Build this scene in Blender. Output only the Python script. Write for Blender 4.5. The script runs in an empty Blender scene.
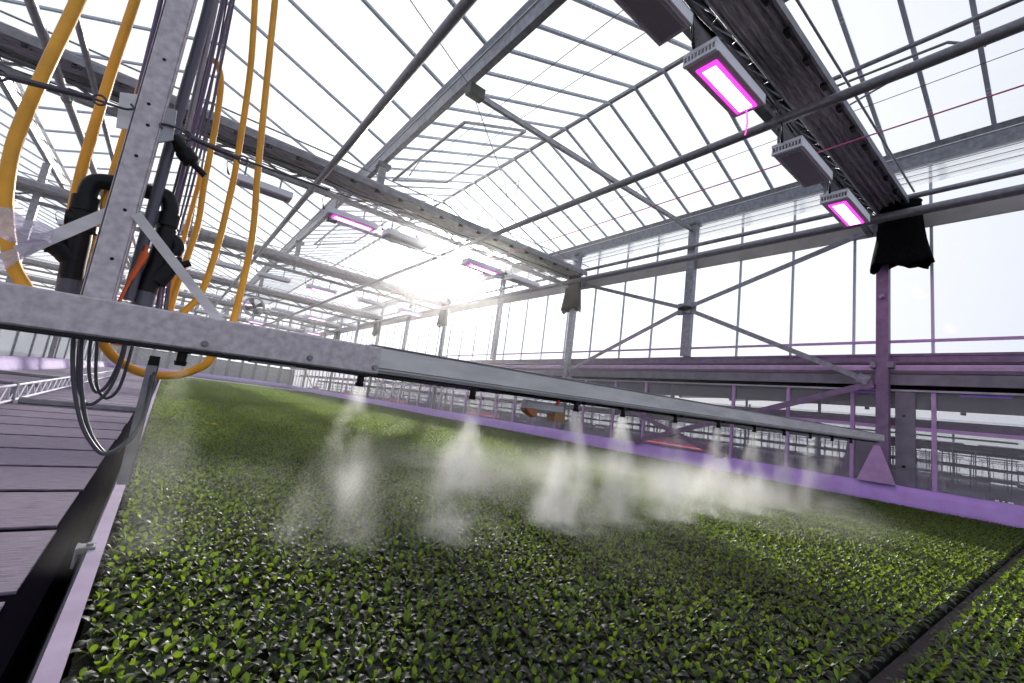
import bpy, math, random
import numpy as np
from mathutils import Vector, Matrix
random.seed(7)
rng = np.random.default_rng(7)
scene = bpy.context.scene
COL = scene.collection
PI = math.pi

# ------------------------------------------------------------------ camera
W, H = 1024, 683
V1 = np.array([166., 365.]); V2 = np.array([1095., 487.]); PP = np.array([512., 341.5])
F = math.sqrt(-((V1 - PP) @ (V2 - PP)))
def _v(p):
    a = np.array([p[0] - PP[0], -(p[1] - PP[1]), -F]); return a / np.linalg.norm(a)
_y = _v(V1); _x = _v(V2); _z = np.cross(_x, _y)
RM = np.array([_x, _y, _z])                       # camera -> world (house axes)
cam_d = bpy.data.cameras.new('camera'); cam = bpy.data.objects.new('camera', cam_d); COL.objects.link(cam)
cam_d.sensor_width = 36; cam_d.lens = F / W * 36; cam_d.clip_start = .02; cam_d.clip_end = 500
M4 = Matrix([[*RM[0], 0], [*RM[1], 0], [*RM[2], 0], [0, 0, 0, 1]])
cam.matrix_world = M4
scene.camera = cam
def at(px, py, Y):
    "the point of the plane y = Y seen at a pixel (used to measure the hoses and pipes)"
    d = RM @ np.array([px - PP[0], -(py - PP[1]), -F]); return Vector(d * Y / d[1])

# ------------------------------------------------------------------ materials
def nodes(name):
    m = bpy.data.materials.new(name); m.use_nodes = True
    nt = m.node_tree; return m, nt, nt.nodes, nt.links, nt.nodes['Principled BSDF']
def mat(name, col, rough=.5, metal=0., var=0., scale=8., stretch=None, bump=0., emit=None, estr=0., spec=.5):
    m, nt, N, L, b = nodes(name)
    b.inputs['Base Color'].default_value = (*col, 1); b.inputs['Roughness'].default_value = rough
    b.inputs['Metallic'].default_value = metal; b.inputs['Specular IOR Level'].default_value = spec
    if emit:
        b.inputs['Emission Color'].default_value = (*emit, 1); b.inputs['Emission Strength'].default_value = estr
    if var or bump:
        tc = N.new('ShaderNodeTexCoord'); mp = N.new('ShaderNodeMapping')
        L.new(tc.outputs['Object'], mp.inputs[0])
        if stretch: mp.inputs['Scale'].default_value = stretch
        nz = N.new('ShaderNodeTexNoise'); nz.inputs['Scale'].default_value = scale; nz.inputs['Detail'].default_value = 5
        L.new(mp.outputs[0], nz.inputs[0])
        if var:
            mx = N.new('ShaderNodeMix'); mx.data_type = 'RGBA'
            mx.inputs[6].default_value = (*[max(0, c * (1 - var)) for c in col], 1)
            mx.inputs[7].default_value = (*[min(1, c * (1 + var)) for c in col], 1)
            cr = N.new('ShaderNodeMapRange'); cr.inputs[1].default_value = .35; cr.inputs[2].default_value = .65
            L.new(nz.outputs[0], cr.inputs[0]); L.new(cr.outputs[0], mx.inputs[0]); L.new(mx.outputs[2], b.inputs['Base Color'])
        if bump:
            bp = N.new('ShaderNodeBump'); bp.inputs['Strength'].default_value = bump; bp.inputs['Distance'].default_value = .01
            L.new(nz.outputs[0], bp.inputs['Height']); L.new(bp.outputs[0], b.inputs['Normal'])
    return m
def glass(name, tint=(.95, .97, 1.), gloss=.07, diff=0., rough=.05):
    m = bpy.data.materials.new(name); m.use_nodes = True; nt = m.node_tree; N = nt.nodes; L = nt.links
    N.remove(N['Principled BSDF']); out = N['Material Output']
    t = N.new('ShaderNodeBsdfTransparent'); t.inputs[0].default_value = (*tint, 1)
    g = N.new('ShaderNodeBsdfGlossy'); g.inputs['Roughness'].default_value = rough
    mx = N.new('ShaderNodeMixShader'); mx.inputs[0].default_value = gloss
    L.new(t.outputs[0], mx.inputs[1]); L.new(g.outputs[0], mx.inputs[2]); last = mx
    if diff:
        d = N.new('ShaderNodeBsdfTranslucent'); d.inputs[0].default_value = (.85, .87, .88, 1)
        d2 = N.new('ShaderNodeBsdfDiffuse'); d2.inputs[0].default_value = (.8, .8, .8, 1)
        m2 = N.new('ShaderNodeMixShader'); m2.inputs[0].default_value = .45
        L.new(d.outputs[0], m2.inputs[1]); L.new(d2.outputs[0], m2.inputs[2])
        m3 = N.new('ShaderNodeMixShader'); m3.inputs[0].default_value = diff
        L.new(mx.outputs[0], m3.inputs[1]); L.new(m2.outputs[0], m3.inputs[2]); last = m3
    L.new(last.outputs[0], out.inputs[0]); return m

STEEL = mat('galvanized_steel', (.27, .27, .295), .42, .55, .22, 9)
STEELD = mat('dull_steel', (.24, .235, .255), .5, .3, .2, 7)
ALU = mat('aluminium_box_profile', (.66, .63, .645), .45, .15, .12, 14, (.2, 1, 1), bump=.03)
ALUM = mat('mottled_galvanized', (.57, .515, .55), .5, .12, .17, 30, bump=.04)
BAR = mat('glazing_bar_aluminium', (.50, .54, .62), .4, .1)
CLIP = mat('white_clip', (.85, .85, .86), .4)
GLASS = glass('roof_glass', gloss=.04); GLASSW = glass('wall_glass', (.97, .98, 1.), .005)
FILMG = glass('partition_film', (.93, .93, .95), .02, .17)
ROLL = glass('rolled_clear_film', (.86, .87, .89), .05, .42, .2)
FOIL = mat('purple_lit_foil', (.46, .30, .68), .5, 0, .08, 3, bump=.25)  # white foil; the purple lamp light is put into its colour
PURP = mat('lavender_lit_steel', (.52, .34, .58), .45, .1, .1, 6)  # purple light on the wall steel painted into the base colour
PURPD = mat('mauve_lit_steel', (.22, .155, .24), .5, .2, .15, 6)  # darker mauve version, lamp glow on steel put into the colour
PINKB = mat('pink_lit_duct', (.50, .36, .52), .4, 0, .1, 5)  # pink light falling on the duct is part of this colour
BLACK = mat('black_plastic', (.008, .008, .011), .42, spec=.25)
BLACKF = mat('black_fabric', (.006, .006, .007), .95, 0, .3, 20, spec=.05)
RUBBER = mat('grey_cable', (.075, .075, .095), .45)
PPIPE = mat('grey_pvc_pipe', (.085, .085, .115), .35)
LPIPE = mat('light_steel_pipe', (.25, .235, .26), .38, .45, .15, 12)
VIOL = mat('violet_cable', (.14, .09, .17), .4)
YEL = mat('yellow_hose', (.88, .41, .028), .42, 0, .12, 6)
ORANGE = mat('orange_cable', (.75, .13, .02), .5)
WIRE = mat('steel_wire', (.10, .09, .11), .4, .6)
PINKW = mat('pink_lit_cord', (.75, .16, .42), .5)  # pink lamp light painted into the cord colour
WHITE = mat('white_lamp_housing', (.84, .82, .88), .4)
LAMPD = mat('lamp_underside', (.62, .54, .62), .5, 0, .2, 30, (1, 12, 1))
SCREEN = mat('gathered_shade_cloth', (.34, .30, .335), .75, 0, .4, 5, (1, 10, 10), bump=.3)
DECK = mat('ribbed_mat', (.185, .145, .205), .65, 0, .4, 10, (1, 14, 1), bump=.7)  # grey mats with the purple lamp tint put into the colour
DECKU = mat('dark_gap', (.010, .008, .012), 1., spec=0.)
SOIL = mat('dark_peat', (.018, .014, .012), .9, 0, .4, 60, bump=.5)
CONC = mat('concrete_floor', (.16, .155, .16), .8, 0, .2, 2)
GREYP = mat('grey_panel', (.20, .20, .22), .6, 0, .15, 4)
GREYL = mat('light_grey_panel', (.42, .42, .45), .55, 0, .15, 4)
DARKC = mat('dark_closed_screen', (.05, .038, .055), .8, 0, .4, 3)
WOODB = mat('brown_strip', (.30, .17, .12), .7, 0, .3, 10)
LEDP = mat('magenta_led', (.8, .1, .6), .4, emit=(1, .035, .72), estr=2.6)
LEDC = mat('led_core', (1, .8, 1), .4, emit=(1, .52, .95), estr=9.)
LEDR = mat('red_led_tube', (.9, .1, .2), .4, emit=(1, .24, .36), estr=.8)
LEDV = mat('violet_led', (.3, .1, .8), .4, emit=(.25, .05, .8), estr=.22)
BAG = glass('plastic_wrap', (.9, .85, .95), .14, .3, .15)

# ------------------------------------------------------------------ mesh builder
class MB:
    def __init__(s): s.v = []; s.f = []; s.mi = []; s.sm = []
    def add(s, vs, fs, mi=0, smooth=False):
        o = len(s.v); s.v += [tuple(v) for v in vs]
        for f in fs: s.f.append(tuple(o + i for i in f)); s.mi.append(mi); s.sm.append(smooth)
        return s
    def box(s, x0, x1, y0, y1, z0, z1, mi=0):
        vs = [(x, y, z) for x in (x0, x1) for y in (y0, y1) for z in (z0, z1)]
        return s.add(vs, [(0, 1, 3, 2), (4, 6, 7, 5), (0, 4, 5, 1), (2, 3, 7, 6), (0, 2, 6, 4), (1, 5, 7, 3)], mi)
    def bbox(s, x0, x1, y0, y1, z0, z1, b=.006, mi=0):
        "box with chamfered long edges along its longest axis"
        dims = [x1 - x0, y1 - y0, z1 - z0]; k = dims.index(max(dims))
        lo = [x0, y0, z0]; hi = [x1, y1, z1]; i, j = [a for a in range(3) if a != k]
        b = min(b, .3 * dims[i], .3 * dims[j])
        pr = [(lo[i] + b, lo[j]), (hi[i] - b, lo[j]), (hi[i], lo[j] + b), (hi[i], hi[j] - b), (hi[i] - b, hi[j]), (lo[i] + b, hi[j]), (lo[i], hi[j] - b), (lo[i], lo[j] + b)]
        vs = []
        for e in (lo[k], hi[k]):
            for p in pr:
                q = [0, 0, 0]; q[i], q[j], q[k] = p[0], p[1], e; vs.append(q)
        fs = [(a, (a + 1) % 8, 8 + (a + 1) % 8, 8 + a) for a in range(8)] + [tuple(range(7, -1, -1)), tuple(range(8, 16))]
        return s.add(vs, fs, mi)
    def bar(s, p, q, w, h, up=(0, 0, 1), mi=0):
        "rectangular bar from p to q: w across, h along up"
        p, q = Vector(p), Vector(q); d = (q - p).normalized(); u = Vector(up)
        if abs(d.dot(u)) > .98: u = Vector((0, 1, 0))
        sd = d.cross(u).normalized(); u = sd.cross(d).normalized()
        vs = [e + sd * a * w / 2 + u * b * h / 2 for e in (p, q) for a, b in ((-1, -1), (1, -1), (1, 1), (-1, 1))]
        return s.add(vs, [(0, 1, 5, 4), (1, 2, 6, 5), (2, 3, 7, 6), (3, 0, 4, 7), (3, 2, 1, 0), (4, 5, 6, 7)], mi)
    def ell(s, p, q, w, t, up=(0, 0, 1), mi=0):
        "angle profile from p to q"
        p, q = Vector(p), Vector(q); d = (q - p).normalized(); sd = d.cross(Vector(up)).normalized(); u = sd.cross(d)
        s.bar(p, q, w, t, up, mi); return s.bar(p + sd * (w / 2 - t / 2) + u * w / 2, q + sd * (w / 2 - t / 2) + u * w / 2, t, w, up, mi)
    def tube(s, pts, r, n=8, mi=0, cap=True):
        pts = [Vector(p) for p in pts]; m = len(pts); rs = r if isinstance(r, (list, tuple)) else [r] * m
        T = [(pts[min(i + 1, m - 1)] - pts[max(i - 1, 0)]).normalized() for i in range(m)]
        u = T[0].orthogonal().normalized(); vs = []
        for i in range(m):
            u = (u - T[i] * u.dot(T[i])).normalized(); w = T[i].cross(u)
            vs += [pts[i] + (u * math.cos(2 * PI * k / n) + w * math.sin(2 * PI * k / n)) * rs[i] for k in range(n)]
        fs = [(i * n + k, i * n + (k + 1) % n, (i + 1) * n + (k + 1) % n, (i + 1) * n + k) for i in range(m - 1) for k in range(n)]
        s.add(vs, fs, mi, True)
        if cap: s.add(vs[:n], [tuple(range(n - 1, -1, -1))], mi); s.add(vs[-n:], [tuple(range(n))], mi)
        return s
    def prism(s, poly, d, mi=0):
        "polygon (3-D points) pushed along d"
        n = len(poly); a = [Vector(p) for p in poly]; b = [p + Vector(d) for p in a]
        return s.add(a + b, [tuple(range(n - 1, -1, -1)), tuple(range(n, 2 * n))] + [(i, (i + 1) % n, n + (i + 1) % n, n + i) for i in range(n)], mi)
    def grid(s, P, mi=0, smooth=True, closed=False):
        "P[i][j] rows of points"
        n = len(P); m = len(P[0]); mm = m if closed else m - 1
        return s.add([p for r in P for p in r], [(i * m + j, i * m + (j + 1) % m, (i + 1) * m + (j + 1) % m, (i + 1) * m + j) for i in range(n - 1) for j in range(mm)], mi, smooth)
    def mesh(s, name, mats, off=(0, 0, 0)):
        me = bpy.data.meshes.new(name); o = Vector(off)
        me.from_pydata([Vector(v) - o for v in s.v], [], s.f)
        for m in (mats if isinstance(mats, (list, tuple)) else [mats]): me.materials.append(m)
        me.polygons.foreach_set('material_index', s.mi); me.polygons.foreach_set('use_smooth', s.sm); me.update(); return me
    def outward(s):
        import bmesh
        bm = bmesh.new(); vs = [bm.verts.new(v) for v in s.v]
        for f in s.f: bm.faces.new([vs[i] for i in f])
        bmesh.ops.remove_doubles(bm, verts=bm.verts[:], dist=1e-5); bmesh.ops.recalc_face_normals(bm, faces=bm.faces[:])
        bm.verts.index_update(); s.v = [tuple(v.co) for v in bm.verts]; s.f = [tuple(v.index for v in f.verts) for f in bm.faces]
        s.mi = [0] * len(s.f); s.sm = [False] * len(s.f); bm.free(); return s
    def build(s, name, mats, parent=None, solid=0.):
        "ONE mesh object; geometry is given in world axes, the origin goes to its base"
        if parent is None:
            a = np.array([tuple(v) for v in s.v]); lo = a.min(0); hi = a.max(0)
            loc = Vector(((lo[0] + hi[0]) / 2, (lo[1] + hi[1]) / 2, lo[2])); off = loc
        else:
            off = Vector((0, 0, 0)); p = parent
            while p: off = off + p.location; p = p.parent
            loc = Vector((0, 0, 0))
        o = bpy.data.objects.new(name, s.mesh(name, mats, off)); COL.objects.link(o); o.location = loc
        if parent: o.parent = parent
        if solid:
            sm = o.modifiers.new('thick', 'SOLIDIFY'); sm.thickness = solid; sm.offset = 0
        return o
def tag(o, label, cat, group=None, kind=None):
    o['label'] = label; o['category'] = cat
    if group: o['group'] = group
    if kind: o['kind'] = kind
    return o
def thing(name, label, cat, loc=(0, 0, 0), group=None, kind=None):
    o = bpy.data.objects.new(name, None); COL.objects.link(o); o.location = loc; o.empty_display_size = .1
    return tag(o, label, cat, group, kind)
KIDS = {}
def dup(root, loc):
    r = root.copy(); COL.objects.link(r); r.location = loc
    for ch in root.children:
        c = ch.copy(); COL.objects.link(c); c.parent = r
        for g in ch.children:
            d = g.copy(); COL.objects.link(d); d.parent = c
    return r
def smooth_path(pts, n=6):
    "Catmull-Rom through the points"
    P = [Vector(p) for p in pts]; P = [P[0] * 2 - P[1]] + P + [P[-1] * 2 - P[-2]]; out = []
    for i in range(1, len(P) - 2):
        a, b, c, d = P[i - 1:i + 3]
        for k in range(n):
            t = k / n
            out.append(.5 * ((2 * b) + (c - a) * t + (2 * a - 5 * b + 4 * c - d) * t * t + (3 * b - a - 3 * c + d) * t ** 3))
    out.append(P[-2]); return out
ORD = ['nearest', 'second', 'third', 'fourth', 'fifth', 'sixth', 'seventh', 'eighth', 'ninth', 'tenth', 'eleventh', 'twelfth', 'thirteenth', 'fourteenth']
ORD1 = ['first'] + ORD[1:]

# ------------------------------------------------------------------ dimensions (metres, camera height = 0)
XR, XL, XM = 12.5, -4.78, 3.86          # gutters right, left, middle
ZG0, ZG1, ZRIDGE = 6.62, 7.05, 8.70
BED = -.87; YB, YE = -4., 62.           # bed top, near and far ends of the house
POSTS = [2.74, 7.48, 12.5, 17.6, 22.95, 28.2, 33.3, 38.4, 43.4, 48.4, 53.4, 58.4]
TRUSS = [2.95, 12.5, 22.95, 33.3, 43.4, 53.4]

# ------------------------------------------------------------------ setting: floor, ceiling, walls
f = MB(); f.box(-60, 90, -30, 140, -1.5, -1.35); f = f.build('floor', CONC); tag(f, 'grey concrete floor under the growing beds', 'floor', kind='structure')

def roof(x0, z0, x1, z1, pitch, y0, label, yend=60.):
    root = thing('ceiling', label, 'ceiling', ((x0 + x1) / 2, 0, z0), kind='structure')
    MB().add([(x0, YB, z0), (x1, YB, z1), (x1, yend, z1), (x0, yend, z0)], [(0, 1, 2, 3)]).build('glass_pane', GLASS, root)
    n = int((yend - y0) / pitch)
    d = Vector((x1 - x0, 0, z1 - z0)); L = d.length
    for i in range(n):
        y = y0 + i * pitch
        m = MB(); a = Vector((x0, y, z0)); m.bar(a, a + d, .05, .075, (0, 1, 0))
        for t in (.2, .22, .5, .52, .79, .81):
            if y < 26: m.bar(a + d * t, a + d * (t + .004), .062, .082, (0, 1, 0), 1)
        m.build('glazing_bar', [BAR, CLIP], root)
    return root
XC = (XR + XM) / 2; XCL = (XM + XL) / 2
roof(XR, ZG1, XC, ZRIDGE, .855, -1.6, 'glass roof slope falling from the right ridge to the right wall gutter')
roof(XM, ZG1, XC, ZRIDGE, .855, -1.6, 'glass roof slope rising from the middle gutter to the right ridge')
roof(XM, ZG1, XCL, ZRIDGE, 1.72, .2, 'glass roof slope left of the middle gutter')
roof(XL, ZG1, XCL, ZRIDGE, 1.72, .2, 'glass roof slope rising from the left gutter')
roof(XL, ZG1, XL - 4.32, ZRIDGE, 1.72, 11, 'glass roof slope beyond the left gutter')
roof(XL - 8.64, ZG1, XL - 4.32, ZRIDGE, 1.72, 14, 'farthest left glass roof slope of the neighbouring span')
for x, lab in ((XC, 'dark ridge bar at the top of the right glass roof'), (XCL, 'ridge bar at the top of the left glass roof')):
    m = MB(); m.bar((x, YB, ZRIDGE + .02), (x, 60, ZRIDGE + .02), .09, .09); tag(m.build('trim_ridge', STEELD), lab, 'ridge bar', kind='structure')
def gutter(x, lab):
    root = thing('trim_gutter', lab, 'gutter', (x, 28, ZG0), kind='structure')
    pr = [(-.07, 0), (.07, 0), (.10, .26), (.17, .40), (.15, .42), (.08, .29), (-.08, .29), (-.15, .42), (-.17, .40), (-.10, .26)]
    MB().prism([(x + a, YB, ZG0 + b + .03) for a, b in pr], (0, 64, 0)).build('gutter_trough', STEEL, root)
    MB().box(x - .125, x - .115, YB, 60, ZG0 + .30, ZG0 + .32).box(x + .115, x + .125, YB, 60, ZG0 + .30, ZG0 + .32).build('lip', CLIP, root)
    return root
gutter(XR, 'grey roof gutter along the top of the right glass wall')
gutter(XM, 'long grey roof gutter running overhead between the two glass roofs')
gutter(XL, 'grey roof gutter above the left wall')
gutter(XL - 8.64, 'farthest left grey roof gutter')

# right wall: sill built of stacked rails
root = thing('wall_right', 'right glass side wall sill with mauve-lit rails', 'wall', (XR, 28, 1.5), kind='structure')
MB().box(12.38, 12.62, YB, YE, 2.10, 2.28).box(12.36, 12.40, YB, YE, 2.24, 2.29).build('rail', PURPD, root)
MB().bbox(12.30, 12.56, YB, YE, 1.86, 2.04, .06).build('duct_board', PINKB, root)
MB().box(12.34, 12.56, YB, YE, 1.62, 1.83).box(12.31, 12.36, YB, YE, 1.60, 1.64).build('grey_rail', GREYP, root)
MB().box(12.44, 12.6, YB, YE, 1.50, 1.62).build('dark_gap_strip', BLACKF, root)  # black strip set in the gap under the grey rail
MB().box(12.36, 12.5, YB, YE, 1.47, 1.51).build('head_rail', GREYL, root)
MB().prism([(12.08, YB, -1.35), (12.08, YB, -.95), (12.24, YB, -.53), (12.62, YB, -.53), (12.62, YB, -1.35)], (0, YE - YB, 0)).build('kerb', GREYP, root)
MULL = [-.86, .55, 1.955, 3.32, 4.656, 6.03, 7.50, 8.88, 10.15, 11.55, 12.95]
while MULL[-1] < 61: MULL.append(MULL[-1] + 1.36)
bays = [YB] + POSTS + [YE]
for i in range(len(bays) - 1):
    a, b = bays[i], bays[i + 1]
    if i == len(bays) - 2 and b - a < 1: continue
    root = thing('window_%d' % (i + 1), 'tall upper glass bay of the right wall, %s from the camera' % ORD[i], 'window', (XR, (a + b) / 2, 2.28), kind='structure')
    MB().box(12.47, 12.478, a, b, 2.28, ZG0).build('glass_pane', GLASSW, root)
    for y in MULL:
        if a + .05 < y < b - .05: MB().box(12.42, 12.47, y - .025, y + .025, 2.28, ZG0).build('mullion', BAR, root)
    MB().box(12.40, 12.44, a, b, 2.54, 2.60).build('cross_rail', PURP, root)
    root = thing('window_%d' % (i + 21), 'low partition glass bay under the right sill, %s from the camera' % ORD[i], 'window', (XR, (a + b) / 2, -.9), kind='structure')
    MB().box(12.47, 12.478, a, b, -.9, 1.5).build('glass_pane', FILMG, root)
    for y in MULL:
        if a + .05 < y < b - .05: MB().box(12.39, 12.46, y - .035, y + .035, -.9, 1.5).build('mullion', PURP, root)
    MB().box(12.40, 12.45, a, b, .67, .74).build('cross_rail', PURP, root)

# left wall and end wall
root = thing('wall_left', 'left side wall with pale panels beyond the empty bed', 'wall', (XL, 28, -1.3), kind='structure')
MB().box(XL - .3, XL - .28, YB, 60, -1.3, 1.5).build('glass_pane', ROLL, root)
MB().box(XL - .34, XL - .2, YB, 60, 1.5, 2.1).build('sill', GREYP, root)
for y in range(0, 60, 3): MB().box(XL - .28, XL - .2, y - .04, y + .04, -1.3, 1.5).build('mullion', STEEL, root)
root = thing('wall_back', 'far end wall of grey panels and windows', 'wall', (4, YE, -1.35), kind='structure')
MB().box(-6, 13, YE, YE + .2, -1.35, 1.4).build('panel', GREYL, root)
MB().box(-6, 13, YE, YE + .05, 1.4, 8.8).build('glass_pane', GLASSW, root)
for k in range(14):
    x = -5.5 + k * 1.4; MB().box(x - .15, x + .15, YE - .14, YE, -1.35, 8.6).build('mullion', STEELD, root)
for z in (1.4, 3.2, 5.2): MB().box(-6, 13, YE - .1, YE, z - .06, z + .06).build('cross_rail', STEEL, root)

# lavender-lit foil edges of the bed
def foil(x0, x1, z0, z1, y0, y1, label, name='edge_foil'):
    P = []; n = int((y1 - y0) / .25)
    for i in range(n + 1):
        y = y0 + (y1 - y0) * i / n; w = .012 * math.sin(y * 3.1) + .01 * math.sin(y * 7.7 + 1)
        P.append([(x0 + (x1 - x0) * t + w * math.sin(PI * t), y, z0 + (z1 - z0) * t + (w * .8 if t == 1 else 0)) for t in (0, .33, .66, 1)] + [(x1 + (.26 if x1 > x0 else -.2), y, z1 + .002)])
    return tag(MB().grid(P).build(name, FOIL, solid=.004), label, 'plastic foil')
foil(12.04, 12.18, BED - .06, -.50, YB, 61.5, 'long lavender-lit plastic foil strip edging the crop bed below the right windows')
FOIL0 = FOIL; FOIL = mat('shade_tinted_foil', (.30, .20, .44), .7, 0, .1, 3)  # darker foil copy; shade on the left strip put into the colour
foil(XL + .45, XL + .1, -1.0, -.44, 4, 61.5, 'lavender-lit plastic foil strip beyond the empty bed along the left wall'); FOIL = FOIL0
P = [[(x, 48.3, BED - .03), (x, 48.5, BED + .09), (x, 48.7, BED + .10), (x, 49.2, BED - .06)] for x in np.linspace(.1, 12., 40)]
tag(MB().grid(P).build('edge_foil', FOIL, solid=.004), 'thin lavender-lit foil strip crossing the far end of the crop bed', 'plastic foil')
P = [[(x, 60.2, BED - .03), (x, 60.6, BED + .5)] for x in np.linspace(-4.6, 12.2, 30)]
tag(MB().grid(P).build('edge_foil', FOIL, solid=.004), 'lavender-lit foil strip at the foot of the far end wall', 'plastic foil')

# ------------------------------------------------------------------ growing beds
m = MB(); m.box(-.045, 12.04, .635, 48.2, BED - .12, BED - .03).box(.02, 12.04, -4, .60, BED - .12, BED - .03).box(.02, 12.04, 49.3, 60.2, BED - .12, BED - .03)
m.box(.1, 11.95, -3.9, 60, -1.3, BED - .12)
tag(m.build('growing_table', SOIL), 'wide table of dark peat carrying the seedling crop', 'growing table')
root = thing('bed_rail', 'grey steel edge rail between the crop and the empty boards', 'rail', (-.1, 25, -1.3))
MB().box(-.10, -.06, .3, 60, -1.2, -.80).build('rail_web', STEEL, root)
MB().prism([(-.135, .3, -1.15), (-.13, .3, -.93), (-.10, .3, -.82), (-.10, .3, -1.15)], (0, 59.7, 0)).build('side_plate', STEELD, root)
MB().box(-.102, -.052, .3, 60, -.80, -.785).build('top_flange', mat('mauve_flange', (.38, .30, .42), .45, .1, .1, 6), root)
MB().box(-.135, -.08, 2.54, 2.60, -.80, -.775).box(-.142, -.133, 2.53, 2.61, -.85, -.775).build('splice_bracket', STEEL, root)
MB().tube([(-.10, 2.57, -.785), (-.10, 2.57, -.765)], .013).build('bolt', STEEL, root)
# empty bed: ribbed mats laid across
root = thing('slatted_bench', 'empty bench of mauve-lit ribbed mats with dark gaps', 'bench', (-2.5, 25, -1.3))
MB().box(XL + .5, -.19, .2, 59, -1.3, -.915).build('bench_base', DECKU, root)
y = .75; k = 0
while y < 58:
    x0 = -.275
    m = MB(); P = []
    m.bbox(XL + .55, x0 + random.uniform(-.012, .012), y, y + .785, -.914, -.90, .006); m.build('mat', DECK, root); y += .868
# ladder girder lying on the bench, cross bar and strip
root = thing('lattice_girder', 'white lattice girder lying along the empty mauve-lit bench', 'girder', (-1.9, 25, -.9))
MB().tube([(-1.78, 8.5, -.62), (-2.05, 34, -.62)], .022).build('top_chord', WHITE, root)
MB().tube([(-1.78, 8.5, -.86), (-2.05, 34, -.86)], .022).build('bottom_chord', WHITE, root)
m = MB(); yy = 8.5
for k in range(42):
    a, b = yy + k * .6, yy + k * .6 + .3; xf = lambda t: -1.78 - .27 * (t - 8.5) / 25.5
    m.tube([(xf(a), a, -.86), (xf(b), b, -.62), (xf(a + .6), a + .6, -.86)], .011, 5)
m.build('lattice', WHITE, root)
MB().box(-1.83, -1.77, 10.42, 10.52, -.92, -.58).build('joint_bracket', STEEL, root)
tag(MB().bbox(-1.72, -.22, 10.42, 10.56, -.90, -.80, .02).build('cross_bar', STEELD), 'grey steel bar lying across the mauve-lit bench at the girder joint', 'bar')
tag(MB().bbox(-1.45, -.75, 11.15, 11.4, -.90, -.87, .01).build('plank', WOODB), 'orange brown strip lying behind the grey cross bar', 'strip')
tag(MB().bbox(-4.1, -2.2, 15.2, 15.5, -.90, -.82, .02).build('cross_bar', STEELD), 'grey bar lying across the bench left of the white girder', 'bar')
tag(MB().bbox(-4.2, -2.3, 20.2, 20.6, -.90, -.80, .02).build('cross_bar', STEELD), 'farther grey bar lying across the bench left of the white girder', 'bar')

# ------------------------------------------------------------------ steel frame of the house
for i, y in enumerate(POSTS):
    full = i % 2 == 0
    lab = ('galvanized wall post carrying the %s roof truss at the right wall' if full else 'upper wall post standing on the right sill, %s from the camera') % ORD[i // 2]
    root = thing('wall_post', lab, 'post', (12.3, y, -.49 if full else 2.28))
    z0 = -.49 if full else 2.28
    m = MB(); w = .11 if full else .13
    m.box(12.18, 12.2, y - w, y + w, z0, 6.6).box(12.34, 12.36, y - w, y + w, z0, 6.6).box(12.2, 12.34, y - .012, y + .012, z0, 6.6)
    m.box(12.2, 12.34, y - w, y - w + .012, z0, 6.6)
    m.build('post_shaft', PURPD if i == 0 else STEEL, root)  # nearest shaft alone carries the painted mauve lamp glow
    MB().box(12.1, 12.46, y - .15, y + .15, 6.52, 6.63).build('head_plate', STEELD, root)
    if full:
        MB().box(12.13, 12.36, y - .2, y - .1, 1.95, 2.08).build('cleat', STEELD, root); MB().box(12.13, 12.36, y + .1, y + .2, 1.95, 2.08).build('cleat', STEELD, root)
        MB().tube([(12.12, y, 3.55), (12.19, y, 3.55)], .05).tube([(12.09, y, 3.55), (12.12, y, 3.55)], .025).build('bolt', STEEL, root)
    elif i == 1:
        MB().box(12.15, 12.2, y - .3, y + .3, 3.58, 3.95).build('gusset_plate', STEELD, root)
for i, y in enumerate(POSTS):
    if i % 2 == 0 and y < 60:
        root = thing('wall_post', 'grey post along the left wall, %s from the camera' % ORD[i // 2], 'post', (XL, y, -1.3))
        MB().box(XL - .12, XL + .08, y - .11, y + .11, -1.3, ZG0).build('post_shaft', STEEL, root)
        MB().box(XL - .16, XL + .12, y - .15, y + .15, -1.3, -1.2).build('base_plate', STEELD, root)
# wide steel upright and foot beside nearest post
tag(MB().box(12.38, 12.47, 2.24, 2.56, -.49, 1.49).tube([(12.38, 2.42, .95), (12.4, 2.42, .95)], .025).tube([(12.38, 2.42, -.1), (12.4, 2.42, -.1)], .03).build('upright_panel', GREYP), 'wide dark grey steel upright beside the foot of the nearest wall post', 'upright')
m = MB(); m.prism([(12.10, 3.15, -.495), (12.10, 2.50, -.495), (12.12, 2.76, .27), (12.12, 2.86, .27)], (.055, 0, 0))
tag(m.build('gusset_foot', PURP), 'pale lavender triangular plate at the foot of the nearest wall post', 'plate')
m = MB(); m.prism([(12.6, 3.62, -.55), (12.6, 2.95, -.5), (12.6, 2.98, .40), (12.6, 3.44, .38)], (.3, 0, 0))
tag(m.build('tarpaulin', GREYP), 'dark grey covered block behind the low glass left of the nearest post', 'cover')
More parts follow.
